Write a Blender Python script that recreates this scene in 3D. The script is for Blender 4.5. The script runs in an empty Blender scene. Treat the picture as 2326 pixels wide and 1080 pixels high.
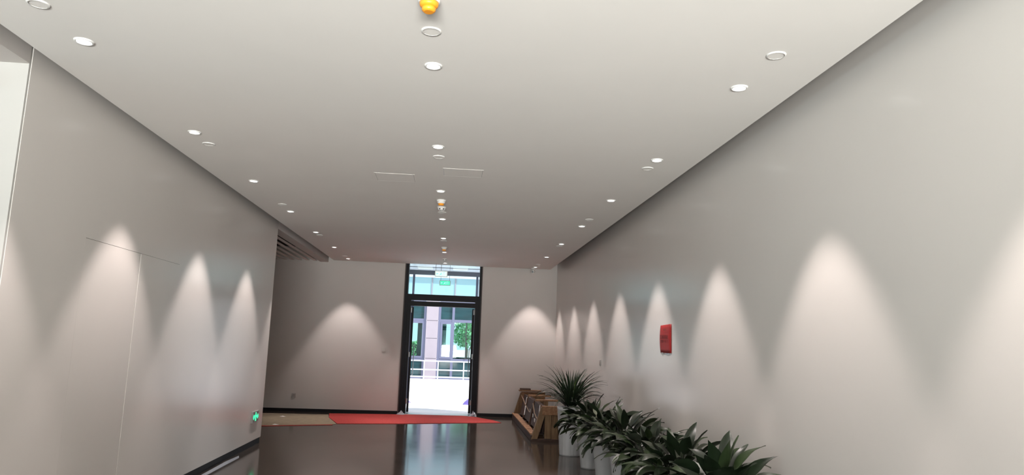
import bpy, math, random
from mathutils import Vector, Matrix
random.seed(7)
S = bpy.context.scene
COL = S.collection

# ------------------------------------------------------------------ camera
YAW, PITCH, ROLL, FPX = 0.0818, 0.1503, 0.0348, 1604.7
CAM_H = 1.6
def cam_axes():
    cy, sy, cp, sp = math.cos(YAW), math.sin(YAW), math.cos(PITCH), math.sin(PITCH)
    f = Vector((sy*cp, cy*cp, sp)); r = Vector((cy, -sy, 0)); u = r.cross(f)
    c, s = math.cos(ROLL), math.sin(ROLL)
    return c*r + s*u, -s*r + c*u, f
_r, _u, _f = cam_axes()
cd = bpy.data.cameras.new('camera'); cam = bpy.data.objects.new('camera', cd); COL.objects.link(cam)
cd.sensor_fit = 'HORIZONTAL'; cd.sensor_width = 36.0; cd.lens = FPX/2326*36.0
cd.clip_start = 0.05; cd.clip_end = 500
cam.matrix_world = Matrix(((_r.x, _u.x, -_f.x, 0), (_r.y, _u.y, -_f.y, 0), (_r.z, _u.z, -_f.z, CAM_H), (0, 0, 0, 1)))
S.camera = cam

# ------------------------------------------------------------------ world, sun, daylight, exposure
w = bpy.data.worlds.new('sky'); S.world = w; w.use_nodes = True
bg = w.node_tree.nodes['Background']
bg.inputs[0].default_value = (0.78, 0.92, 1.0, 1); bg.inputs[1].default_value = 1.25
sd = bpy.data.lights.new('sun', 'SUN'); sd.energy = 8.0; sd.angle = math.radians(0.6); sd.color = (1.0, 0.96, 0.92)
so = bpy.data.objects.new('sun', sd); COL.objects.link(so)
so.rotation_euler = Vector((-0.60, 0.28, -0.75)).to_track_quat('-Z', 'Y').to_euler()
def area(name, loc, direction, sx, sy, power, colour):
    a = bpy.data.lights.new(name, 'AREA'); a.shape = 'RECTANGLE'; a.size = sx; a.size_y = sy
    a.energy = power; a.color = colour
    o = bpy.data.objects.new(name, a); COL.objects.link(o); o.location = loc
    o.rotation_euler = Vector(direction).to_track_quat('-Z', 'Z').to_euler()
    return o
# area lamps added inside the lobby glazing, standing in for daylight behind the camera
DAY = (0.985, 0.985, 0.94)
# added rear lamp, tilted up and narrowed so it favours ceiling and upper walls
rear = area('daylight_rear_fill', (-0.2, -6.1, 0.75), (0, 1, 0.75), 5.0, 1.4, 880, DAY)
rear.data.spread = math.radians(80)
area('daylight_side_fill', (-7.2, 0.3, 1.0), (1, 0, 1.6), 7.6, 1.8, 90, DAY)
S.cycles.max_bounces = 8
S.view_settings.view_transform = 'Standard'; S.view_settings.look = 'None'
S.view_settings.gamma = 1.0; S.view_settings.use_curve_mapping = False
S.view_settings.exposure = 0.12

# ------------------------------------------------------------------ materials
MATS = {}
def mat(name, col, rough=0.5, metal=0.0, spec=0.5, noise=0.0, scale=6.0, bump=0.0, emit=None, es=0.0, coat=0.0, stretch=None, col2=None, rnoise=0.0):
    m = bpy.data.materials.new(name); m.use_nodes = True; MATS[name] = m
    nt = m.node_tree; b = nt.nodes['Principled BSDF']
    b.inputs['Base Color'].default_value = (*col, 1); b.inputs['Roughness'].default_value = rough
    b.inputs['Metallic'].default_value = metal; b.inputs['Specular IOR Level'].default_value = spec
    b.inputs['Coat Weight'].default_value = coat
    if emit: b.inputs['Emission Color'].default_value = (*emit, 1); b.inputs['Emission Strength'].default_value = es
    if noise or bump or rnoise:
        tc = nt.nodes.new('ShaderNodeTexCoord'); mp = nt.nodes.new('ShaderNodeMapping')
        nt.links.new(tc.outputs['Object'], mp.inputs[0])
        if stretch: mp.inputs['Scale'].default_value = stretch
        n = nt.nodes.new('ShaderNodeTexNoise'); n.inputs['Scale'].default_value = scale; n.inputs['Detail'].default_value = 5
        nt.links.new(mp.outputs[0], n.inputs['Vector'])
        if noise:
            r = nt.nodes.new('ShaderNodeValToRGB'); r.color_ramp.elements[0].position = 0.3; r.color_ramp.elements[1].position = 0.7
            c2 = col2 or tuple(min(1, c*(1+noise)) for c in col)
            r.color_ramp.elements[0].color = (*[c*(1-noise) for c in col], 1) if not col2 else (*col, 1)
            r.color_ramp.elements[1].color = (*c2, 1)
            nt.links.new(n.outputs['Fac'], r.inputs[0]); nt.links.new(r.outputs[0], b.inputs['Base Color'])
        if rnoise:
            mr = nt.nodes.new('ShaderNodeMapRange'); mr.inputs['To Min'].default_value = rough-rnoise; mr.inputs['To Max'].default_value = rough+rnoise
            nt.links.new(n.outputs['Fac'], mr.inputs[0]); nt.links.new(mr.outputs[0], b.inputs['Roughness'])
        if bump:
            bp = nt.nodes.new('ShaderNodeBump'); bp.inputs['Strength'].default_value = bump; bp.inputs['Distance'].default_value = 0.01
            nt.links.new(n.outputs['Fac'], bp.inputs['Height']); nt.links.new(bp.outputs[0], b.inputs['Normal'])
    return m
def glass(name, tint, refl=0.05):
    m = bpy.data.materials.new(name); m.use_nodes = True; MATS[name] = m
    nt = m.node_tree; nt.nodes.clear()
    out = nt.nodes.new('ShaderNodeOutputMaterial'); mx = nt.nodes.new('ShaderNodeMixShader')
    t = nt.nodes.new('ShaderNodeBsdfTransparent'); t.inputs[0].default_value = (*tint, 1)
    g = nt.nodes.new('ShaderNodeBsdfGlossy'); g.inputs['Roughness'].default_value = 0.02
    fr = nt.nodes.new('ShaderNodeFresnel'); fr.inputs[0].default_value = 1.5
    ad = nt.nodes.new('ShaderNodeMath'); ad.inputs[1].default_value = refl
    nt.links.new(fr.outputs[0], ad.inputs[0]); nt.links.new(ad.outputs[0], mx.inputs[0])
    nt.links.new(t.outputs[0], mx.inputs[1]); nt.links.new(g.outputs[0], mx.inputs[2]); nt.links.new(mx.outputs[0], out.inputs[0])
    return m
mat('wall_panel', (0.665, 0.632, 0.60), 0.22, spec=0.45, noise=0.012, scale=1.3)
mat('wall_paint', (0.55, 0.515, 0.49), 0.6, spec=0.3, noise=0.015, scale=2)
mat('white_paint', (0.45, 0.442, 0.425), 0.55, spec=0.3, noise=0.01, scale=2)
mat('ceiling_paint', (0.79, 0.765, 0.735), 0.8, spec=0.2, noise=0.012, scale=1.5)
mat('void', (0.03, 0.026, 0.025), 0.9)
mat('floor_stone', (0.042, 0.033, 0.027), 0.11, spec=0.27, noise=0.12, scale=3.0, rnoise=0.04)
mat('black_base', (0.010, 0.010, 0.012), 0.5, spec=0.15)
mat('black_metal', (0.008, 0.008, 0.011), 0.5, spec=0.15)
mat('brown_seal', (0.05, 0.035, 0.03), 0.6)
mat('slat_paint', (0.66, 0.61, 0.58), 0.6)
mat('white_plastic', (0.78, 0.77, 0.75), 0.4)
mat('grey_plastic', (0.36, 0.35, 0.34), 0.45)
mat('dark_plastic', (0.03, 0.03, 0.035), 0.3)
mat('lamp_glow', (1, 1, 1), 0.5, emit=(1, 0.97, 0.95), es=9.0)
mat('beige_plastic', (0.50, 0.47, 0.445), 0.5)
mat('socket_plastic', (0.36, 0.335, 0.32), 0.5)
mat('orange_plastic', (0.85, 0.32, 0.02), 0.4)
mat('steel', (0.55, 0.55, 0.56), 0.3, metal=0.9)
mat('red_carpet', (0.38, 0.055, 0.050), 0.95, spec=0.1, noise=0.15, scale=40, bump=0.4)
mat('khaki_felt', (0.25, 0.205, 0.145), 0.95, spec=0.1, noise=0.12, scale=9, bump=0.3)
mat('paper_white', (0.75, 0.73, 0.70), 0.8)
mat('film_plastic', (0.38, 0.41, 0.46), 0.25)
mat('red_paper', (0.35, 0.019, 0.019), 0.5, spec=0.4, noise=0.06, scale=12)
mat('ink_dark', (0.07, 0.008, 0.008), 0.6)
mat('ink_brown', (0.17, 0.05, 0.03), 0.6)
mat('sign_green', (0.02, 0.5, 0.22), 0.4, emit=(0.05, 0.85, 0.42), es=1.1)
mat('sign_pale', (0.6, 0.8, 0.7), 0.4, emit=(0.55, 1.0, 0.80), es=0.9)
mat('sign_frame', (0.75, 0.75, 0.74), 0.4)
mat('sign_plate', (0.16, 0.15, 0.145), 0.35)
mat('pot_white', (0.66, 0.68, 0.71), 0.35, noise=0.02, scale=8)
mat('soil', (0.03, 0.022, 0.016), 0.95, noise=0.3, scale=40, bump=0.6)
mat('lily_leaf', (0.011, 0.021, 0.009), 0.38, spec=0.5, noise=0.4, scale=7)
mat('lily_leaf_light', (0.023, 0.040, 0.014), 0.40, spec=0.5, noise=0.35, scale=7)
mat('lily_leaf_dull', (0.042, 0.050, 0.034), 0.42, spec=0.5, noise=0.3, scale=7)
mat('spathe', (0.62, 0.62, 0.48), 0.5)
mat('blade_leaf', (0.014, 0.028, 0.012), 0.4, noise=0.4, scale=9)
mat('blade_pale', (0.09, 0.14, 0.04), 0.4, noise=0.3, scale=9)
mat('wood', (0.20, 0.095, 0.045), 0.7, noise=1, scale=5, col2=(0.32, 0.175, 0.09), stretch=(6, 0.9, 6), bump=0.2)
mat('wood_upright', (0.15, 0.085, 0.042), 0.7, noise=1, scale=5, col2=(0.26, 0.165, 0.085), stretch=(7, 7, 0.8), bump=0.2)
mat('wood_dark', (0.055, 0.028, 0.02), 0.7, noise=0.3, scale=6, stretch=(3, 0.6, 6))
mat('wood_mid', (0.11, 0.055, 0.03), 0.7, noise=0.3, scale=6, stretch=(3, 3, 0.6))
mat('rope', (0.22, 0.15, 0.10), 0.9)
mat('tag_white', (0.7, 0.7, 0.68), 0.5)
glass('clear_glass', (0.88, 0.96, 0.96), 0.02)
glass('facade_glass', (0.74, 0.93, 0.90), 0.03)
mat('dark_glass', (0.020, 0.060, 0.070), 0.08, spec=0.6, noise=0.3, scale=1.2, stretch=(0.6, 1, 4))
mat('sky_glass', (0.33, 0.50, 0.57), 0.12, spec=0.8)
mat('stone', (0.34, 0.30, 0.345), 0.7, noise=0.03, scale=3)
mat('stone_joint', (0.33, 0.30, 0.36), 0.9)
mat('alu_lavender', (0.14, 0.15, 0.235), 0.45)
mat('rail_white', (0.60, 0.61, 0.68), 0.4)
mat('court_paving', (0.74, 0.73, 0.76), 0.85, noise=0.04, scale=0.8)
mat('canopy_soffit', (0.80, 0.80, 0.88), 0.25, spec=0.5)
mat('canopy_beam', (0.05, 0.05, 0.075), 0.5)
mat('post_navy', (0.035, 0.035, 0.085), 0.45)
mat('bag_blue', (0.16, 0.13, 0.42), 0.4)
mat('bark', (0.10, 0.075, 0.06), 0.9)
mat('tree_leaf', (0.13, 0.36, 0.16), 0.7, noise=0.35, scale=2)
mat('tree_leaf_deep', (0.04, 0.16, 0.09), 0.7, noise=0.35, scale=2)

# ------------------------------------------------------------------ mesh helpers
class MB:
    def __init__(s): s.v = []; s.f = []
    def box(s, x0, x1, y0, y1, z0, z1):
        n = len(s.v)
        s.v += [(x, y, z) for z in (z0, z1) for y in (y0, y1) for x in (x0, x1)]
        s.f += [tuple(n+i for i in q) for q in ((0,2,3,1),(4,5,7,6),(0,1,5,4),(2,6,7,3),(0,4,6,2),(1,3,7,5))]
        return s
    def bar(s, p, q, wd, dp, up=(0, 0, 1)):
        p, q = Vector(p), Vector(q); d = (q-p).normalized(); u = Vector(up)
        if abs(d.dot(u)) > 0.98: u = Vector((1, 0, 0))
        a = d.cross(u).normalized()*wd/2; b = a.cross(d).normalized()*dp/2
        n = len(s.v)
        for c in (p, q): s.v += [tuple(c+a+b), tuple(c-a+b), tuple(c-a-b), tuple(c+a-b)]
        s.f += [(n,n+1,n+2,n+3),(n+7,n+6,n+5,n+4)]+[(n+i,n+4+i,n+4+(i+1)%4,n+(i+1)%4) for i in range(4)]
        return s
    def tube(s, pts, r, k=6, cap=True):
        pts = [Vector(p) for p in pts]; n0 = len(s.v); R = r if isinstance(r, (list, tuple)) else [r]*len(pts)
        ref = Vector((0.3, 0.2, 1)).normalized()
        for i, p in enumerate(pts):
            d = (pts[min(i+1, len(pts)-1)]-pts[max(i-1, 0)]).normalized()
            a = d.cross(ref)
            if a.length < 1e-3: a = d.cross(Vector((1, 0, 0)))
            a.normalize(); b = d.cross(a)
            for j in range(k):
                t = 2*math.pi*j/k; s.v.append(tuple(p+(a*math.cos(t)+b*math.sin(t))*R[i]))
        for i in range(len(pts)-1):
            for j in range(k):
                s.f.append((n0+i*k+j, n0+i*k+(j+1)%k, n0+(i+1)*k+(j+1)%k, n0+(i+1)*k+j))
        if cap:
            s.f.append(tuple(n0+j for j in range(k))[::-1]); s.f.append(tuple(n0+(len(pts)-1)*k+j for j in range(k)))
        return s
    def lathe(s, prof, k=24, c=(0, 0, 0), flute=0.0, nf=0, close=True):
        n0 = len(s.v)
        for (r, z) in prof:
            for j in range(k):
                t = 2*math.pi*j/k; rr = r*(1+flute*math.cos(nf*t)) if nf else r
                s.v.append((c[0]+rr*math.cos(t), c[1]+rr*math.sin(t), c[2]+z))
        for i in range(len(prof)-1):
            for j in range(k):
                s.f.append((n0+i*k+j, n0+i*k+(j+1)%k, n0+(i+1)*k+(j+1)%k, n0+(i+1)*k+j))
        if close:
            s.f.append(tuple(n0+j for j in range(k))[::-1]); m = n0+(len(prof)-1)*k; s.f.append(tuple(m+j for j in range(k)))
        return s
    def prism(s, poly, z0, z1):
        n = len(s.v); k = len(poly)
        s.v += [(x, y, z0) for x, y in poly]+[(x, y, z1) for x, y in poly]
        s.f += [tuple(n+i for i in range(k))[::-1], tuple(n+k+i for i in range(k))]+[(n+i, n+(i+1)%k, n+k+(i+1)%k, n+k+i) for i in range(k)]
        return s
    def mesh(s, name, m, smooth=False):
        me = bpy.data.meshes.new(name); me.from_pydata(s.v, [], s.f); me.update()
        me.materials.append(MATS[m])
        if smooth:
            for p in me.polygons: p.use_smooth = len(p.vertices) <= 4
        return me
    def build(s, name, m, parent=None, smooth=False, bevel=0):
        o = bpy.data.objects.new(name, s.mesh(name, m, smooth)); COL.objects.link(o)
        if parent: o.parent = parent
        if bevel:
            b = o.modifiers.new('bevel', 'BEVEL'); b.width = bevel; b.segments = 2; b.limit_method = 'ANGLE'
        return o
def link(name, me, parent, loc=(0, 0, 0), rot=(0, 0, 0)):
    o = bpy.data.objects.new(name, me); COL.objects.link(o); o.parent = parent; o.location = loc; o.rotation_euler = rot
    return o
def tag(o, label=None, cat=None, group=None, kind=None):
    if label: o['label'] = label
    if cat: o['category'] = cat
    if group: o['group'] = group
    if kind: o['kind'] = kind
    return o
def thing(name, label, cat, loc=(0, 0, 0), rz=0, group=None):
    o = bpy.data.objects.new(name, None); COL.objects.link(o); o.location = loc; o.rotation_euler = (0, 0, rz)
    return tag(o, label, cat, group)
def struct(name, mb, m, label, bevel=0):
    return tag(mb.build(name, m, bevel=bevel), label, None, None, 'structure')

# ------------------------------------------------------------------ dimensions
H = 3.3217            # underside of the floating ceiling
D = 16.037            # end wall
XL, XR = -2.788, 2.386
CL, CR = -2.658, 2.210
YLS, YLE = 4.63, 11.322
TOP = 3.72            # roof slab underside
YB, XB = -6.4, -8.0   # lobby rear and side glazing
LX = [-2.2817, -0.1845, 1.8166]
LY0, LSP = 4.2727, 1.8723

# ------------------------------------------------------------------ setting
struct('floor', MB().box(XB-0.2, XR+0.2, YB-0.2, D+0.02, -0.12, 0), 'floor_stone', 'dark grey polished stone floor reflecting the open doorway')
struct('ground', MB().box(-120, 120, D+0.02, 160, -0.16, -0.02).box(-120, XB-0.2, -120, D+0.02, -0.16, -0.02).box(XB-0.2, 120, -120, YB-0.2, -0.16, -0.02), 'court_paving', 'pale sunlit courtyard paving outside the doorway')
struct('ceiling', MB().box(CL, CR, YB, D-0.09, H, H+0.06), 'ceiling_paint', 'smooth pale ceiling floating between the two side walls')
struct('roof_slab', MB().box(XB-0.3, XR+0.3, YB-0.3, D+0.3, TOP, TOP+0.3), 'void', 'dark slab hidden above the floating ceiling')
# right wall
struct('wall_right', MB().box(XR, XR+0.25, YB, D, 0.075, TOP), 'wall_panel', 'long satin off-white wall behind the planters with light scallops')
struct('baseboard_right', MB().box(XR+0.012, XR+0.2, YB, D, 0, 0.075), 'black_base', 'black recessed skirting under the right wall')
# left core wall with the concealed double door opening (front face at XL)
DY0, DYM, DY1, DZ = 5.57, 6.54, 7.46, 2.292
mb = MB().box(-6.6, XL, YLS, DY0, 0.09, TOP).box(-6.6, XL, DY1, YLE, 0.09, TOP).box(-6.6, XL, DY0, DY1, DZ, TOP).box(-6.6, XL-0.06, DY0, DY1, 0.0, DZ)
struct('wall_left', mb, 'wall_panel', 'satin off-white wall on the left with flush concealed doors')
struct('baseboard_left', MB().box(-6.5, XL-0.012, YLS+0.012, DY0, 0, 0.09).box(-6.5, XL-0.012, DY1, YLE-0.012, 0, 0.09), 'black_base', 'black recessed skirting under the left wall')
d2 = tag(bpy.data.objects.new('door_2', None), 'flush concealed double door in the left wall', None, None, 'structure'); COL.objects.link(d2)
MB().box(XL-0.055, XL, DY0+0.0015, DYM-0.004, 0.006, DZ-0.003).build('door_leaf', 'wall_panel', d2)
MB().box(XL-0.050, XL+0.0025, DYM+0.003, DY1-0.0015, 0.006, DZ-0.003).build('door_leaf', 'wall_panel', d2)
# return wall towards the lobby has its own paint colour
struct('wall_return', MB().box(-6.9, XL-0.004, YLS-0.02, YLS-0.0005, 0.0, TOP), 'white_paint', 'bright white return wall at the far left edge')
# lintels along the left side
struct('trim_1', MB().box(XL-0.22, XL-0.001, YB, YLS-0.021, 3.29, TOP), 'wall_paint', 'painted beam over the wide opening at upper left')
struct('trim_2', MB().box(XL-0.18, XL, YLE+0.001, D, 3.285, TOP), 'wall_paint', 'painted beam over the side recess beyond the left wall')
# end wall with door opening
OX0, OX1 = -1.075, 0.678
struct('wall_end', MB().box(-7.2, OX0, D, D+0.3, 0.07, TOP).box(OX1, XR+0.25, D, D+0.3, 0.07, TOP).box(OX0, OX1, D+0.04, D+0.3, 3.46, TOP), 'wall_paint', 'warm grey end wall on both sides of the doorway')
struct('baseboard_end', MB().box(-7.2, OX0, D-0.006, D+0.2, 0, 0.07).box(OX1, XR+0.02, D-0.006, D+0.2, 0, 0.07), 'black_base', 'black skirting along the end wall')
struct('wall_recess', MB().box(-7.3, -6.9, YLE-0.5, D, 0, TOP), 'wall_paint', 'dim side wall deep in the left recess')
# lobby ceilings and glazed lobby walls behind the camera
struct('ceiling_lobby', MB().box(XB, XL-0.23, YB, YLS-0.021, 3.42, 3.5), 'ceiling_paint', 'pale lobby ceiling beyond the opening at left')
def lobby_window(name, axis, a0, a1, pos, n, label):
    e = tag(bpy.data.objects.new(name, None), label, None, None, 'structure'); COL.objects.link(e)
    def bx(p0, p1, z0, z1, t):
        return MB().box(p0, p1, pos-t, pos+t, z0, z1) if axis == 'x' else MB().box(pos-t, pos+t, p0, p1, z0, z1)
    st = (a1-a0)/n
    for i in range(n+1): bx(a0+i*st-0.03, a0+i*st+0.03, 0.0, 3.5, 0.05).build('mullion', 'black_metal', e)
    for z in (0.03, 3.47): bx(a0, a1, z-0.03, z+0.03, 0.05).build('rail', 'black_metal', e)
    bx(a0, a1, 3.5, TOP, 0.1).build('spandrel', 'wall_paint', e)
    for i in range(n): bx(a0+i*st+0.03, a0+(i+1)*st-0.03, 0.06, 3.44, 0.006).build('pane', 'clear_glass', e)
struct('wall_rear', MB().box(XB, -2.8, YB-0.2, YB, 0, TOP), 'wall_paint', 'solid rear wall of the lobby beside the glazing')
lobby_window('window_2', 'x', -2.8, XR, YB-0.06, 3, 'glazed rear wall of the lobby behind the viewer')
lobby_window('window_3', 'y', YB, YLS-0.02, XB-0.06, 6, 'glazed side wall of the lobby at far left')

# slatted ceiling over the recess
sl = thing('slat_ceiling', 'grey slatted ceiling grille over the recess beyond the left wall', 'ceiling grille', (0, 0, 0))
me = MB().box(-0.035, 0.035, YLE-0.4, D-0.004, 3.300, 3.310).mesh('slat', 'slat_paint')
for i in range(14): link('slat', me, sl, (XL-0.18-0.11-i*0.165, 0, 0))
MB().box(-6.9, XL-0.2, YLE-0.4, D-0.004, 3.60, 3.62).build('void_sheet', 'void', sl)  # near-black sheet added so the slat gaps read as a dark void

# ------------------------------------------------------------------ entrance door
d1 = tag(bpy.data.objects.new('door_1', None), 'black framed glass entrance with both leaves open to the courtyard', None, None, 'structure'); COL.objects.link(d1)
MB().box(OX0, OX0+0.022, D-0.015, D+0.3, 0, 3.46).build('seal_strip', 'brown_seal', d1)
MB().box(OX1-0.022, OX1, D-0.015, D+0.3, 0, 3.46).build('seal_strip', 'brown_seal', d1)
MB().box(OX0+0.022, OX0+0.085, D+0.0, D+0.26, 0, 3.46).build('jamb', 'black_metal', d1)
MB().box(OX1-0.062, OX1-0.022, D+0.0, D+0.26, 0, 3.46).build('jamb', 'black_metal', d1)
MB().box(OX0+0.085, -0.905, D+0.02, D+0.26, 0, 2.65).build('side_post', 'black_metal', d1)
MB().box(0.535, OX1-0.062, D+0.02, D+0.26, 0, 2.65).build('side_post', 'black_metal', d1)
MB().box(-0.905, 0.535, D+0.02, D+0.20, 2.515, 2.65).build('transom_bar', 'black_metal', d1)
MB().box(-0.905, 0.535, D+0.02, D+0.12, 2.385, 2.492).build('door_head', 'black_metal', d1)
MB().box(OX0+0.085, OX1-0.062, D+0.02, D+0.2, 3.40, 3.46).build('top_rail', 'black_metal', d1)
MB().box(OX0+0.086, OX1-0.063, D+0.10, D+0.112, 2.65, 3.40).build('pane', 'clear_glass', d1)
MB().box(OX0+0.085, OX1-0.062, D+0.0, D+0.30, 0.0, 0.012).build('threshold', 'steel', d1)
def leaf(hx, sgn):
    e = bpy.data.objects.new('door_leaf', None); COL.objects.link(e); e.parent = d1
    e.location = (hx, D+0.27, 0); e.rotation_euler = (0, 0, math.radians(93)*1 if sgn > 0 else math.radians(87))
    # local x runs along the leaf away from the hinge
    MB().box(0, 0.09, -0.025, 0.025, 0.03, 2.37).build('stile', 'black_metal', e)
    MB().box(0.59, 0.68, -0.025, 0.025, 0.03, 2.37).build('stile', 'post_navy', e)  # navy colour stands for bluish outdoor light on the outer stile
    for z0, z1 in ((0.03, 0.20), (2.27, 2.37), (0.98, 1.06)): MB().box(0.09, 0.59, -0.024, 0.024, z0, z1).build('rail', 'black_metal', e)
    MB().box(0.09, 0.59, -0.004, 0.004, 0.2, 2.27).build('pane', 'clear_glass', e)
    MB().tube([(0.63, -0.05*sgn, 0.8), (0.63, -0.075*sgn, 0.85), (0.63, -0.075*sgn, 1.45), (0.63, -0.05*sgn, 1.5)], 0.012).build('pull_handle', 'steel', e)
leaf(-0.875, 1); leaf(0.505, -1)
for x in (-0.893, 0.520):
    for z in (0.29, 1.30, 2.285):
        MB().tube([(x, D+0.005, z-0.055), (x, D+0.005, z+0.055)], 0.019, 10).build('hinge', 'steel', d1)
# torn film at the foot of the frame
def crumple(name, c, r, h, m, label, cat, n=9, seed=1, group=None):
    rnd = random.Random(seed); mb = MB(); rings = 4
    for i in range(rings):
        f = i/(rings-1)
        for j in range(n):
            t = 2*math.pi*j/n; rr = (1-f*0.85)*(0.75+0.5*rnd.random())
            mb.v.append((r[0]*rr*math.cos(t), r[1]*rr*math.sin(t), h*f*(0.6+0.7*rnd.random())))
    for i in range(rings-1):
        for j in range(n): mb.f.append((i*n+j, i*n+(j+1)%n, (i+1)*n+(j+1)%n, (i+1)*n+j))
    mb.f.append(tuple((rings-1)*n+j for j in range(n))); mb.f.append(tuple(range(n))[::-1])
    o = mb.build(name, m); o.location = c; return tag(o, label, cat, group)
crumple('torn_film', (-0.985, D-0.08, 0.0075), (0.09, 0.05), 0.07, 'film_plastic', 'crumpled pale film at the left foot of the door frame', 'plastic film', seed=3)
crumple('torn_film', (0.585, D-0.09, 0.0075), (0.085, 0.05), 0.11, 'film_plastic', 'crumpled pale film at the right foot of the door frame', 'plastic film', seed=4)

# ------------------------------------------------------------------ canopy, courtyard, facade
cn = thing('entrance_canopy', 'grey soffit canopy with dark edge beam outside the doorway', 'canopy', (0, 0, 0))
MB().box(-2.0, 1.7, D+0.3, 20.0, 3.58, 3.75).build('soffit', 'canopy_soffit', cn)
for i in range(3): MB().box(-2.0, 1.7, 17.2+i*0.9, 17.22+i*0.9, 3.565, 3.58).build('joint_strip', 'canopy_beam', cn)
for x in (-0.75, 0.2, 1.1): MB().box(x-0.2, x+0.2, 18.9, 19.5, 3.572, 3.58).build('soffit_panel', 'white_plastic', cn)
MB().box(-2.0, 1.7, 19.94, 20.06, 3.46, 3.58).build('edge_beam', 'canopy_beam', cn)
MB().box(-1.115, -1.055, 19.97, 20.03, -0.02, 3.46).build('post', 'post_navy', cn)
MB().box(0.665, 0.725, 19.97, 20.03, -0.02, 3.46).build('post', 'post_navy', cn)

YF = 31.8
fb = thing('courtyard_building', 'pale building across the courtyard with lavender window frames and teal glass', 'building', (0, YF, -0.02))
def F(x0, x1, y0, y1, z0, z1): return MB().box(x0, x1, y0, y1, z0, z1)
def pilaster(x):
    pb = F(x+0.02, x+0.51, -0.02, 0.3, 0, 3.42).build('pilaster', 'stone_joint', fb)
    zs = [0.0, 0.89, 1.77, 2.55, 3.42]
    for a, b in zip(zs[:-1], zs[1:]): F(x, x+0.53, -0.06, -0.021, a+0.008, b-0.012).build('stone_panel', 'stone', pb)
for x in (-5.3, -1.08, 3.2): pilaster(x)
def bay(x0, x1, sash, lines):
    xs = [x0]+lines+[x1]
    F(x0, x1, 0.0, 0.12, 2.50, 2.62).build('head_rail', 'alu_lavender', fb)
    F(x0, x1, 0.0, 0.12, 0.80, 0.90).build('sill_rail', 'alu_lavender', fb)
    F(x0, x1, 0.0, 0.12, 0.0, 0.08).build('bottom_rail', 'alu_lavender', fb)
    F(x0, x1, 0.0, 0.12, 3.36, 3.42).build('band_rail', 'alu_lavender', fb)
    for i, x in enumerate(xs):
        F(x-0.055, x+0.055, -0.01, 0.12, 0.0, 3.4).build('mullion', 'alu_lavender', fb)
    for i in range(len(xs)-1):
        a, b = xs[i]+0.055, xs[i+1]-0.055
        F(a, b, 0.05, 0.06, 0.90, 2.50).build('pane', 'facade_glass', fb)
        F(a, b, 0.05, 0.06, 2.62, 3.36).build('dark_pane', 'dark_glass', fb)
        F(a, b, 0.05, 0.06, 0.08, 0.80).build('dark_pane', 'dark_glass', fb)
        if i in sash:
            s = F(a, a+0.09, -0.02, 0.05, 0.90, 2.50).box(b-0.05, b, -0.02, 0.05, 0.90, 2.50).box(a+0.09, b-0.05, -0.02, 0.05, 2.42, 2.50).box(a+0.09, b-0.05, -0.02, 0.05, 0.90, 0.98)
            s.build('sash_frame', 'alu_lavender', fb)
bay(-0.55+0.055, 3.2, (0,), [0.115, 1.30, 2.2])
bay(-4.77, -1.08-0.055, (2,), [-3.6, -2.4])
F(0.69, 0.73, -0.03, 0.05, 0.90, 2.50).build('glazing_bar', 'dark_plastic', fb)
# upper storey spandrel glass, sky reflection put into its pale cyan colour
for i, x in enumerate([-5.3, -4.2, -3.1, -2.0, -0.9, 0.14, 1.2, 2.3, 3.4]):
    if i: F(px+0.03, x-0.03, 0.02, 0.06, 3.48, 4.46).build('spandrel_pane', 'sky_glass', fb)
    F(x-0.03, x+0.03, 0.0, 0.1, 3.48, 4.46).build('mullion', 'stone_joint', fb); px = x
F(-5.3, 3.8, 0.02, 0.12, 3.42, 3.48).build('transom_band', 'alu_lavender', fb)
F(-5.3, 3.8, -0.08, 0.3, 4.46, 5.2).build('coping', 'rail_white', fb)
F(-5.3, 3.8, 0.13, 6.5, 2.62, 3.4).build('floor_slab', 'dark_glass', fb)
F(-5.3, 3.8, 0.2, 6.5, 4.6, 5.2).build('roof', 'stone', fb)
for x in (-4.0, -1.62, -0.42, 1.9): F(x, x+0.22, 4.0, 4.3, 0.0, 2.62).build('column', 'dark_glass', fb)
F(-5.3, 3.8, 6.3, 6.4, 0.75, 0.85).build('rear_rail', 'dark_glass', fb)

rl = thing('courtyard_railing', 'low white metal railing in front of the courtyard building', 'railing', (0, 31.0, -0.02))
for z in (0.80, 0.43, 0.13): MB().box(-5, 3.6, -0.022, 0.022, z-0.025, z+0.025).build('rail', 'rail_white', rl)
me = MB().box(-0.024, 0.024, -0.025, 0.025, 0, 0.80).mesh('post', 'rail_white')
for x in (-4.4, -3.3, -2.2, -1.05, -0.45, 0.65, 1.75, 2.85): link('post', me, rl, (x, 0, 0))

def tree(x, y, h, r, m, label, seed):  # added behind clear panes in place of trees mirrored in the glass
    rnd = random.Random(seed); t = thing('tree', label, 'tree', (x, y, -0.02), 0, 'trees added behind the courtyard building as window reflections')
    MB().tube([(0, 0, 0), (0.03, 0.02, h*0.35), (-0.04, 0, h*0.7)], [0.11, 0.08, 0.04], 7).build('trunk', 'bark', t)
    mb = MB()
    for i in range(900):
        u = Vector((rnd.gauss(0, 1), rnd.gauss(0, 1), rnd.gauss(0, 1))).normalized()*r*rnd.random()**0.4
        c = Vector((u.x, u.y, h*0.66+u.z*0.95)); n = Vector((rnd.gauss(0, 1), rnd.gauss(0, 1), rnd.gauss(0.6, 1))).normalized()
        a = n.orthogonal().normalized()*(0.07+0.08*rnd.random()); b = n.cross(a)*0.6; k = len(mb.v)
        mb.v += [tuple(c+a), tuple(c+b), tuple(c-a), tuple(c-b)]; mb.f.append((k, k+1, k+2, k+3))
    tag(mb.build('foliage', m, t), kind='stuff')
tree(1.0, 42.5, 3.3, 0.95, 'tree_leaf', 'light green tree added behind the right courtyard windows in place of their reflection', 5)
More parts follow.
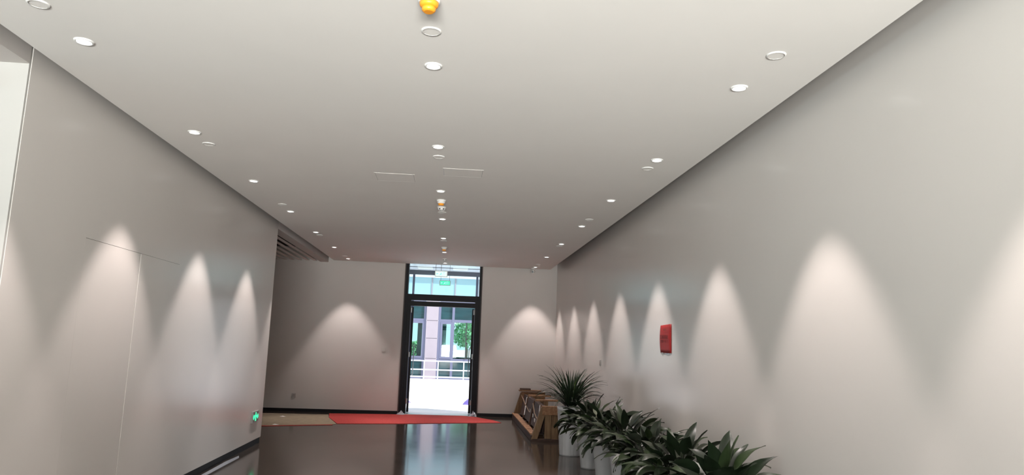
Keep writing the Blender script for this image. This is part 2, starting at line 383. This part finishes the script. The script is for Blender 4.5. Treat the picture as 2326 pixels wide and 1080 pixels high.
tree(-1.95, 42.0, 1.7, 0.55, 'tree_leaf', 'small green tree added behind the left courtyard window in place of its reflection', 6)
tree(3.9, 46.0, 4.0, 1.5, 'tree_leaf_deep', 'deep green tree added behind the right end of the courtyard building', 8)

crumple('plastic_bag', (-1.13, 19.4, -0.02), (0.20, 0.12), 0.06, 'bag_blue', 'flat violet plastic sheet on the paving left of the doorway', 'plastic sheet', seed=11)
crumple('plastic_bag', (0.66, 19.2, -0.02), (0.24, 0.16), 0.18, 'bag_blue', 'crumpled violet plastic bag on the paving right of the doorway', 'plastic bag', seed=12)

# ------------------------------------------------------------------ ceiling fixtures
ring_me = MB().lathe([(0.040, 0.0), (0.043, -0.009), (0.050, -0.009), (0.055, -0.005), (0.056, 0.0)], 28, close=False).mesh('trim_ring', 'white_plastic', True)
glow_me = MB().lathe([(0.0405, 0.0), (0.0405, -0.0035)], 24).mesh('diffuser', 'lamp_glow')
spot = bpy.data.lights.new('downlight_beam', 'SPOT'); spot.energy = 152; spot.spot_size = math.radians(65); spot.spot_blend = 0.42
spot.shadow_soft_size = 0.03; spot.color = (1.0, 0.88, 0.845)
side = ['left', 'centre', 'right']
ordn = ['nearest', 'second', 'third', 'fourth', 'fifth', 'sixth', 'farthest']
for i in range(-2, 7):
    for k, x in enumerate(LX):
        y = LY0+LSP*i+(-0.022, 0, 0.031)[k]
        if i >= 0: lab = 'lit round downlight, %s in view along the %s ceiling row' % (ordn[i], side[k])
        else: lab = 'lit round downlight of the %s row, %s the viewer' % (side[k], 'just ahead of' if i == -1 else 'right above')
        t = thing('downlight', lab, 'downlight', (x, y, H), 0, 'recessed downlights in three rows')
        link('trim_ring', ring_me, t); link('diffuser', glow_me, t)
        link('downlight_beam', spot, t, (0, 0, -0.013))
plate_me = MB().lathe([(0.056, 0.0), (0.056, -0.003), (0.052, -0.007), (0.047, -0.007)], 28, close=False).mesh('rim', 'white_plastic', True)
cov_me = MB().lathe([(0.047, 0.0), (0.047, -0.0035)], 24).mesh('cover', 'ceiling_paint')
for i, y in enumerate((3.77, 6.49, 9.37, 12.06, 15.01)):
    for k, x in enumerate(LX):
        t = thing('sprinkler_cover', 'flat round unlit cover plate, %s in view beside the %s row of lights' % (['nearest', 'second', 'third', 'fourth', 'farthest'][i], side[k]), 'cover plate', (x, y, H), 0, 'round cover plates on the ceiling')
        link('rim', plate_me, t); link('cover', cov_me, t)
def detector(y, orange, lab):
    t = thing('smoke_detector', lab, 'detector', (-0.185, y, H))
    MB().lathe([(0.056, 0), (0.056, -0.014), (0.050, -0.020)], 28).build('base', 'white_plastic', t, True)
    MB().lathe([(0.049, -0.020), (0.047, -0.036), (0.036, -0.046)], 28).build('body', 'orange_plastic' if orange == 2 else 'white_plastic', t, True)
    if orange: MB().lathe([(0.037, -0.045), (0.034, -0.062), (0.024, -0.070)], 24).build('dust_cap', 'orange_plastic', t, True)
    else:
        for j in range(6):
            a = j*math.pi/3; MB().box(-0.008, 0.008, -0.003, 0.003, -0.040, -0.026).build('vent_slot', 'dark_plastic', t).location = (0.046*math.cos(a), 0.046*math.sin(a), 0)
            t.children[-1].rotation_euler = (0, 0, a+math.pi/2)
        MB().lathe([(0.020, -0.045), (0.018, -0.054), (0.010, -0.057)], 16).build('sensor', 'grey_plastic', t, True)
detector(3.40, 2, 'orange capped detector at the top edge of the ceiling')
detector(8.55, 1, 'white detector with orange dust cap, halfway along the ceiling')
detector(12.90, 1, 'white detector with orange dust cap, nearer the doorway')
detector(8.99, 0, 'white smoke detector with dark vents, halfway along the ceiling')
detector(14.69, 0, 'white smoke detector with dark vents, just before the doorway')
def hatch(x0, x1, y0, y1, lab):
    t = thing('access_hatch', lab, 'hatch', ((x0+x1)/2, (y0+y1)/2, H)); a, b = (x1-x0)/2, (y1-y0)/2
    MB().box(-a, a, -b, -b+0.008, -0.002, 0).box(-a, a, b-0.008, b, -0.002, 0).box(-a, -a+0.008, -b+0.008, b-0.008, -0.002, 0).box(a-0.008, a, -b+0.008, b-0.008, -0.002, 0).build('frame', 'ceiling_paint', t)
    MB().box(-a+0.011, a-0.011, -b+0.011, b-0.011, -0.002, 0).build('panel', 'ceiling_paint', t)
    MB().box(-a+0.008, -a+0.011, -b+0.011, b-0.011, -0.0008, 0).box(a-0.011, a-0.008, -b+0.011, b-0.011, -0.0008, 0).build('gap', 'dark_plastic', t)
hatch(-0.87, -0.45, 7.27, 7.64, 'square access hatch left of the centre row of lights')
hatch(-0.15, 0.26, 6.92, 7.25, 'square access hatch right of the centre row of lights')
# camera near the end wall
t = thing('security_camera', 'small white security camera under the ceiling at the right corner', 'camera', (1.80, 15.80, H))
MB().lathe([(0.045, 0), (0.045, -0.02), (0.03, -0.03)], 20).build('base', 'white_plastic', t, True)
MB().tube([(0, 0, -0.02), (0, 0, -0.06)], 0.014, 10).build('stem', 'grey_plastic', t, True)
MB().tube([(0.02, 0.07, -0.065), (0, 0, -0.075), (-0.02, -0.07, -0.088)], 0.033, 14).build('body', 'white_plastic', t, True)
MB().tube([(-0.02, -0.07, -0.088), (-0.0215, -0.079, -0.0895)], 0.027, 14).build('lens', 'dark_plastic', t, True)

# ------------------------------------------------------------------ exit signs
def hang_sign(x, y, ztop, zrod, bright, lab):
    t = thing('exit_sign', lab, 'exit sign', (x, y, ztop-0.13))
    MB().box(-0.14, 0.14, -0.012, 0.012, 0, 0.13).build('housing', 'sign_frame' if bright else 'grey_plastic', t, bevel=0.003)
    MB().box(-0.122, 0.122, -0.0135, -0.0122, 0.014, 0.116).build('face', 'sign_pale' if bright else 'sign_green', t)
    p = MB()   # running figure, arrow and doorway marks
    p.bar((-0.02, -0.0145, 0.045), (0.0, -0.0145, 0.075), 0.002, 0.014, (1, 0, 0)).bar((0.0, -0.0145, 0.075), (0.01, -0.0145, 0.09), 0.002, 0.012, (1, 0, 0))
    p.bar((-0.035, -0.0145, 0.035), (-0.015, -0.0145, 0.05), 0.002, 0.008, (1, 0, 0)).bar((0.0, -0.0145, 0.055), (0.02, -0.0145, 0.035), 0.002, 0.008, (1, 0, 0))
    p.box(0.04, 0.046, -0.0152, -0.0138, 0.03, 0.1).box(0.075, 0.081, -0.0152, -0.0138, 0.03, 0.1).box(0.046, 0.075, -0.0152, -0.0138, 0.094, 0.1)
    p.box(-0.1, -0.06, -0.0152, -0.0138, 0.06, 0.068).bar((-0.1, -0.0145, 0.064), (-0.085, -0.0145, 0.08), 0.002, 0.007, (1, 0, 0)).bar((-0.1, -0.0145, 0.064), (-0.085, -0.0145, 0.048), 0.002, 0.007, (1, 0, 0))
    p.build('pictogram', 'sign_green' if bright else 'sign_pale', t)
    for dx in (-0.12, 0.0) if bright else (-0.11, 0.11):
        MB().tube([(dx, 0, 0.13), (dx, 0, zrod-ztop+0.13)], 0.004, 6).build('rod', 'dark_plastic', t)
hang_sign(-0.26, 15.7, 3.16, H, True, 'pale green exit sign hung from the ceiling before the doorway')
hang_sign(-0.19, 18.0, 3.15, 3.58, False, 'bright green exit sign hung under the canopy behind the transom glass')
t = thing('wall_exit_sign', 'glowing green exit sign low on the left wall', 'exit sign', (XL, 10.86, 0.43))
MB().box(0, 0.022, -0.155, 0.155, -0.075, 0.075).build('plate', 'sign_plate', t, bevel=0.003)
MB().box(0.0005, 0.0235, -0.16, -0.15, -0.08, 0.08).box(0.0005, 0.0235, 0.15, 0.16, -0.08, 0.08).box(0.0005, 0.0235, -0.15, 0.15, 0.07, 0.08).box(0.0005, 0.0235, -0.15, 0.15, -0.08, -0.07).build('rim', 'grey_plastic', t)
p = MB().box(0.022, 0.024, -0.028, 0.028, -0.06, 0.035).box(0.022, 0.024, -0.02, 0.02, 0.038, 0.064).bar((0.023, -0.05, 0.02), (0.023, 0.05, 0.005), 0.022, 0.002, (1, 0, 0))
p.box(0.022, 0.024, -0.135, -0.06, -0.018, 0.018).box(0.022, 0.024, -0.12, -0.09, -0.035, 0.035).box(0.022, 0.024, 0.06, 0.135, -0.018, 0.018).box(0.022, 0.024, 0.09, 0.12, -0.035, 0.035)
p.build('pictogram', 'sign_green', t)

# ------------------------------------------------------------------ wall plates
def plate(name, lab, cat, loc, normal, marks):
    t = thing(name, lab, cat, loc, {'-y': 0, '-x': -math.pi/2, '+x': math.pi/2}[normal])
    MB().box(-0.043, 0.043, -0.010, 0, -0.043, 0.043).build('plate', 'socket_plastic' if marks == 'socket' else 'beige_plastic', t, bevel=0.003)
    if marks == 'socket':
        for dx, dz, wx, wz in ((-0.012, -0.012, 0.003, 0.008), (0.012, -0.012, 0.003, 0.008), (-0.01, 0.016, 0.006, 0.003), (0.01, 0.016, 0.006, 0.003)):
            MB().box(dx-wx, dx+wx, -0.0115, -0.0102, dz-wz, dz+wz).build('slot', 'dark_plastic', t)
    else: MB().box(-0.028, 0.028, -0.0135, -0.0102, -0.03, 0.03).build('rocker', 'socket_plastic' if normal == '-x' else 'beige_plastic', t)
plate('light_switch', 'square light switch on the end wall left of the doorway', 'switch', (-1.45, D, 1.385), '-y', 'rocker')
plate('wall_socket', 'grey power socket low on the end wall at left', 'socket', (-3.32, D, 0.345), '-y', 'socket')
plate('light_switch', 'small switch plate on the right wall above the spiky plant', 'switch', (XR, 11.17, 1.365), '-x', 'rocker')
t = thing('wall_box', 'small grey box high on the white return wall', 'wall box', (-2.985, YLS-0.02, 3.12))
MB().box(-0.05, 0.02, -0.06, 0, 0, 0.10).build('body', 'grey_plastic', t, bevel=0.004)
MB().box(-0.045, 0.015, -0.064, -0.0605, 0.008, 0.092).build('lid', 'white_plastic', t)

# ------------------------------------------------------------------ red notice on the right wall
t = thing('red_notice', 'red paper notice taped to the right wall', 'notice', (XR, 7.73, 1.72), -math.pi/2)
mb = MB(); nx, nz = 8, 8
for j in range(nz+1):
    for i in range(nx+1):
        x = -0.2+0.4*i/nx; z = -0.155+0.31*j/nz+(0.004*(x/0.2) if j == nz else 0)
        mb.v.append((x, -0.004-0.010*math.sin(math.pi*j/nz)*(0.5+0.5*math.cos(2.2*i/nx))-(0.006 if 0 < i < nx else 0)*abs(math.sin(3*i)), z))
for j in range(nz):
    for i in range(nx): mb.f.append((j*(nx+1)+i, j*(nx+1)+i+1, (j+1)*(nx+1)+i+1, (j+1)*(nx+1)+i))
sh = mb.build('sheet', 'red_paper', t, True); so_ = sh.modifiers.new('thickness', 'SOLIDIFY'); so_.thickness = 0.001
def glyph(mb, cx, cz, s, seed):
    r = random.Random(seed)
    for z in (-1, 0, 1):
        if r.random() < 0.85: mb.box(cx-s*0.8, cx+s*0.8, -0.0235, -0.0225, cz+z*s*0.75-s*0.1, cz+z*s*0.75+s*0.1)
    for x in (-0.7, 0, 0.7):
        if r.random() < 0.7: mb.box(cx+x*s-s*0.1, cx+x*s+s*0.1, -0.0245, -0.0236, cz-s*0.8, cz+s*0.8)
mb = MB()
for k in range(5): glyph(mb, -0.12+k*0.056, 0.022, 0.022, 40+k)
for k in range(5): glyph(mb, -0.12+k*0.056, -0.028, 0.017, 60+k)
tag(mb.build('lettering', 'ink_dark', t), kind='stuff')
mb = MB()
for k in range(4): glyph(mb, -0.02+k*0.03, 0.10, 0.011, 80+k)
tag(mb.build('small_print', 'ink_brown', t), kind='stuff')
MB().box(-0.15, -0.09, -0.006, -0.001, -0.172, -0.15).build('tape', 'grey_plastic', t)
MB().box(0.02, 0.10, -0.006, -0.001, -0.169, -0.15).build('tape', 'film_plastic', t)

# ------------------------------------------------------------------ floor coverings and litter
tag(MB().prism([(-2.50, 15.80), (-2.38, 15.05), (-2.05, 13.98), (-0.9, 14.22), (0.2, 14.58), (1.13, 14.86), (0.98, 15.3), (0.62, 15.85), (0.35, 16.02), (-1.0, 15.99)], 0.001, 0.007).build('red_carpet', 'red_carpet'), 'red carpet lying across the floor before the doorway', 'carpet')
tag(MB().prism([(-6.4, 13.0), (-3.2, 13.42), (-2.12, 13.84), (-2.065, 13.97), (-2.39, 15.05), (-2.475, 15.58), (-6.4, 15.45)], 0.001, 0.006).build('khaki_mat', 'khaki_felt'), 'khaki floor felt lying left of the red carpet', 'floor mat')
tag(MB().prism([(-6.4, 12.93), (-3.2, 13.35), (-2.10, 13.77), (-2.12, 13.83), (-3.2, 13.41), (-6.4, 12.99)], 0.001, 0.006).build('red_edging', 'red_carpet'), 'thin red edging strip along the khaki felt', 'edging')
crumple('paper_scrap', (-3.09, 13.56, 0.007), (0.07, 0.03), 0.012, 'paper_white', 'white paper scrap on the near edge of the khaki felt', 'paper scrap', seed=21)
crumple('paper_scrap', (-3.28, 14.95, 0.007), (0.05, 0.03), 0.012, 'paper_white', 'small paper scrap at the back of the khaki felt', 'paper scrap', seed=22)
tag(MB().prism([(-2.755, 8.45), (-2.70, 8.5), (-2.69, 9.9), (-2.735, 10.05), (-2.765, 9.6)], 0.0005, 0.004).build('film_strip', 'film_plastic'), 'pale plastic film strip on the floor along the left skirting', 'plastic film')

# ------------------------------------------------------------------ wooden crate
cr = thing('wooden_crate', 'rough wooden A-frame transport crate on the floor by the right wall', 'crate', (0, 0, 0))
Y0, Y1 = 12.15, 15.75
X0, X1 = 1.43, 2.12
for x in (X0, X1-0.10): MB().box(x, x+0.10, Y0, Y1, 0.0, 0.10).build('skid', 'wood_dark', cr, bevel=0.004)
MB().box(X0-0.005, X0+0.115, Y0+0.75, Y1+0.02, 0.101, 0.125).build('ledge_board', 'wood', cr, bevel=0.003)
MB().box(X0-0.005, X0+0.10, Y0+0.10, Y0+0.70, 0.101, 0.125).build('ledge_board', 'wood', cr, bevel=0.003)
for i in range(6):
    y = Y0+0.10+i*0.64; MB().box(X0+0.12, X1-0.005, y, y+0.12, 0.101, 0.12).build('deck_board', 'wood_dark', cr)
for i, y in enumerate((Y0, Y0+1.15, Y0+2.3, Y1-0.10)):
    fr = bpy.data.objects.new('end_frame', None); COL.objects.link(fr); fr.parent = cr
    hh = 0.575
    if i in (0, 3):
        MB().bar((X0+0.05, y+0.05, 0.02), (X0+0.215, y+0.05, hh-0.02), 0.11, 0.10, (1, 0, 0)).build('brace', 'wood_upright', fr, bevel=0.003)
        if i == 3: MB().bar((X0+0.14, y+0.03, 0.12), (X0+0.27, y+0.03, hh-0.02), 0.06, 0.05, (1, 0, 0)).build('brace', 'wood_upright', fr, bevel=0.003)
        for j, x in enumerate((X0+0.23, X0+0.345, X0+0.46, X0+0.575)):
            MB().box(x, x+0.108, y+0.012*(j % 2), y+0.05+0.012*(j % 2), 0.03 if j else 0.05, hh-0.13).build('plank', 'wood_upright', fr, bevel=0.003)
        MB().box(X0+0.18, X1+0.01, y-0.012, y+0.07, hh-0.135, hh+0.01).build('head_plank', 'wood', fr, bevel=0.003)
        MB().box(X0+0.02, X1, y-0.008, y+0.05, 0.0, 0.045).build('foot_plank', 'wood_dark', fr, bevel=0.003)
    else:
        MB().box(X0+0.36, X0+0.44, y, y+0.08, 0.12, hh).build('post', 'wood_upright', fr, bevel=0.003)
        MB().box(X0+0.20, X1-0.03, y-0.01, y+0.09, hh, hh+0.03).build('head_plank', 'wood', fr, bevel=0.003)
MB().box(X0+0.13, X1-0.08, Y1-0.16, Y1+0.04, 0.60, 0.625).build('cap_board', 'wood', cr, bevel=0.003)
MB().box(X0+0.15, X0+0.38, Y1-0.10, Y1+0.02, 0.63, 0.66).build('cap_board', 'wood_dark', cr, bevel=0.003)
for i in range(4):
    ya, yb = (Y0+0.11, Y1-0.13) if i % 2 else (Y0+0.14, Y1-0.2)
    MB().bar((X0+0.165+i*0.04, (ya+yb)/2, 0.135), (X0+0.245+i*0.04, (ya+yb)/2, 0.545-0.012*i), yb-ya, 0.026, (1, 0, 0)).build('sheet', 'wood_dark', cr)
for yy in (Y0+0.5, Y0+1.5, Y0+2.6):
    MB().bar((X0+0.135, yy, 0.13), (X0+0.225, yy, 0.56), 0.07, 0.02, (1, 0, 0)).build('batten', 'wood_mid', cr, bevel=0.002)
for k, (ya, yb) in enumerate(((Y1-0.25, Y0+1.3), (Y0+1.25, Y0+0.15))):
    MB().tube([(X0+0.17, ya, 0.52), (X0+0.135, (ya+yb)/2, 0.43-0.03*k), (X0+0.11, yb, 0.36)], 0.010, 6).build('rope', 'rope', cr)
for ya, za in ((Y1-0.9, 0.53), (Y0+0.55, 0.55)):
    MB().tube([(X0+0.215, ya, za), (X0+0.18, ya-0.12, 0.40), (X0+0.14, ya-0.25, 0.2)], 0.008, 6).build('strap', 'tag_white', cr)
for yy, zz in ((14.0, 0.34), (13.45, 0.30), (13.1, 0.25)):
    MB().box(X0+0.165+(zz-0.25)*0.2, X0+0.175+(zz-0.25)*0.2, yy-0.05, yy+0.05, zz-0.03, zz+0.03).build('tag', 'tag_white', cr)

# ------------------------------------------------------------------ plants
def leafmesh(az, e0, e1, Lp, Lb, wd, base, rnd, m, roll=0.0, petiole=True, fold=0.25):
    N = 11; pts = []; p = Vector(base); tot = Lp+Lb; pts.append(p.copy()); els = []
    for i in range(N):
        f = i/(N-1); e = e0+(e1-e0)*f**1.6; els.append(e)
        d = Vector((math.cos(az)*math.cos(e), math.sin(az)*math.cos(e), math.sin(e)))
        if i < N-1: p = p+d*tot/(N-1); pts.append(p.copy())
    s = Vector((-math.sin(az), math.cos(az), 0)); mb = MB()
    k0 = max(0, int(round((N-1)*Lp/tot)))
    if petiole and k0 > 1:
        mb.tube([pts[0], pts[k0//2], pts[k0]], [0.005, 0.004, 0.003], 4, cap=False)
    rows = []; nb = 9
    for i in range(nb):
        f = i/(nb-1); g = k0+f*(N-1-k0); a = min(int(g), N-2); c = pts[a].lerp(pts[a+1], g-a)
        d = (pts[a+1]-pts[a]).normalized(); n = d.cross(s).normalized()
        if n.z < 0 and els[a] < 1.2: n = -n
        ss = (s*math.cos(roll)+n*math.sin(roll))
        wv = wd*max(0.02, (math.sin(math.pi*min(1, f*0.97+0.02)**0.72))**0.9*(1-0.25*f))
        wav = 0.10*wd*math.sin(f*7+az*3)
        row = []
        for u in (-1, -0.5, 0, 0.5, 1):
            row.append(len(mb.v)); mb.v.append(tuple(c+ss*u*wv+n*(fold*wv*abs(u)+wav*u)))
        rows.append(row)
    for i in range(nb-1):
        for j in range(4): mb.f.append((rows[i][j], rows[i][j+1], rows[i+1][j+1], rows[i+1][j]))
    return mb
def fit(mb, lim, ylim=0.455):
    mx = max(v[0] for v in mb.v); my = max(abs(v[1]) for v in mb.v)
    kx = min(1, lim/mx) if mx > 0 else 1; ky = min(1, ylim/my)
    mb.v = [(v[0]*kx if v[0] > 0 else v[0], v[1]*ky, v[2]) for v in mb.v]
def lily(x, y, seed, lab, n=84, sc=1.0, flower=False):
    rnd = random.Random(seed); t = thing('potted_peace_lily', lab, 'potted plant', (x, y, 0), 0, 'row of leafy plants in white pots')
    MB().lathe([(0.125, 0), (0.128, 0.02), (0.165, 0.40), (0.178, 0.44), (0.178, 0.46), (0.160, 0.46), (0.155, 0.40)], 28).build('pot', 'pot_white', t, True)
    MB().lathe([(0.154, 0.40), (0.152, 0.415), (0.05, 0.425)], 20).build('soil', 'soil', t)
    for i in range(n):
        f = i/n; az = i*2.39996+rnd.uniform(-0.6, 0.6)
        out = f**0.7                                   # inner upright leaves to outer drooping ones
        e0 = math.radians(86-46*out+rnd.uniform(-7, 7)); e1 = math.radians(30-118*out+rnd.uniform(-34, 34))
        Lp = (0.30-0.03*out+rnd.uniform(-0.05, 0.05))*sc; Lb = (0.25+rnd.uniform(-0.05, 0.06))*sc
        b = (0.05*out*math.cos(az), 0.05*out*math.sin(az), 0.42)
        q = rnd.random(); m = 'lily_leaf' if q < 0.55 else ('lily_leaf_light' if q < 0.83 else 'lily_leaf_dull')
        lf = leafmesh(az, e0, e1, Lp, Lb, 0.052+rnd.uniform(-0.012, 0.014), b, rnd, m, rnd.uniform(-0.75, 0.75)); fit(lf, XR-0.015-x); lf.build('leaf', m, t, True)
    if flower:
        leafmesh(3.6, 1.35, 0.9, 0.40, 0.09, 0.028, (-0.05, -0.04, 0.42), rnd, 'spathe', 0.2).build('flower', 'spathe', t, True)
labs = ['leafy plant in a white pot right in front of the spiky plant', 'leafy plant, second in front of the spiky plant, with a pale flower', 'leafy plant, third in front of the spiky plant',
        'leafy plant, fourth in front of the spiky plant', 'leafy plant, second nearest to the viewer', 'leafy plant nearest to the viewer at the bottom edge']
for i, (x, y) in enumerate(((1.95, 9.68), (1.96, 8.72), (1.96, 7.80), (1.97, 6.90), (1.98, 6.00), (1.98, 5.10))):
    lily(x, y, 100+i, labs[i], sc=1.0+0.03*(i % 3), flower=(i == 1))
# spiky plant
t = thing('potted_dracaena', 'spiky long-leaved plant in a tall fluted white pot', 'potted plant', (1.86, 10.78, 0))
MB().lathe([(0.155, 0), (0.158, 0.02), (0.175, 0.35), (0.198, 0.66), (0.205, 0.70), (0.190, 0.70), (0.185, 0.64)], 72, flute=0.018, nf=18).build('pot', 'pot_white', t, True)
MB().lathe([(0.182, 0.64), (0.18, 0.655), (0.05, 0.665)], 20).build('soil', 'soil', t)
rnd = random.Random(55)
for i in range(130):
    f = i/130; az = i*2.39996+rnd.uniform(-0.3, 0.3)
    e0 = math.radians(88-40*f**0.8+rnd.uniform(-6, 6)); e1 = math.radians(70-140*f+rnd.uniform(-18, 18))
    L = 0.47+0.24*math.sin(math.pi*min(1, f*1.05))+rnd.uniform(-0.08, 0.07)
    b = (0.045*f*math.cos(az), 0.045*f*math.sin(az), 0.66)
    m = 'blade_pale' if i in (17, 44) else 'blade_leaf'
    lf = leafmesh(az, e0, e1, 0.04, L, 0.0145+rnd.uniform(-0.002, 0.003), b, rnd, m, rnd.uniform(-0.4, 0.4), petiole=False, fold=0.5); fit(lf, XR-0.015-1.86, 0.7); lf.build('leaf', m, t, True)
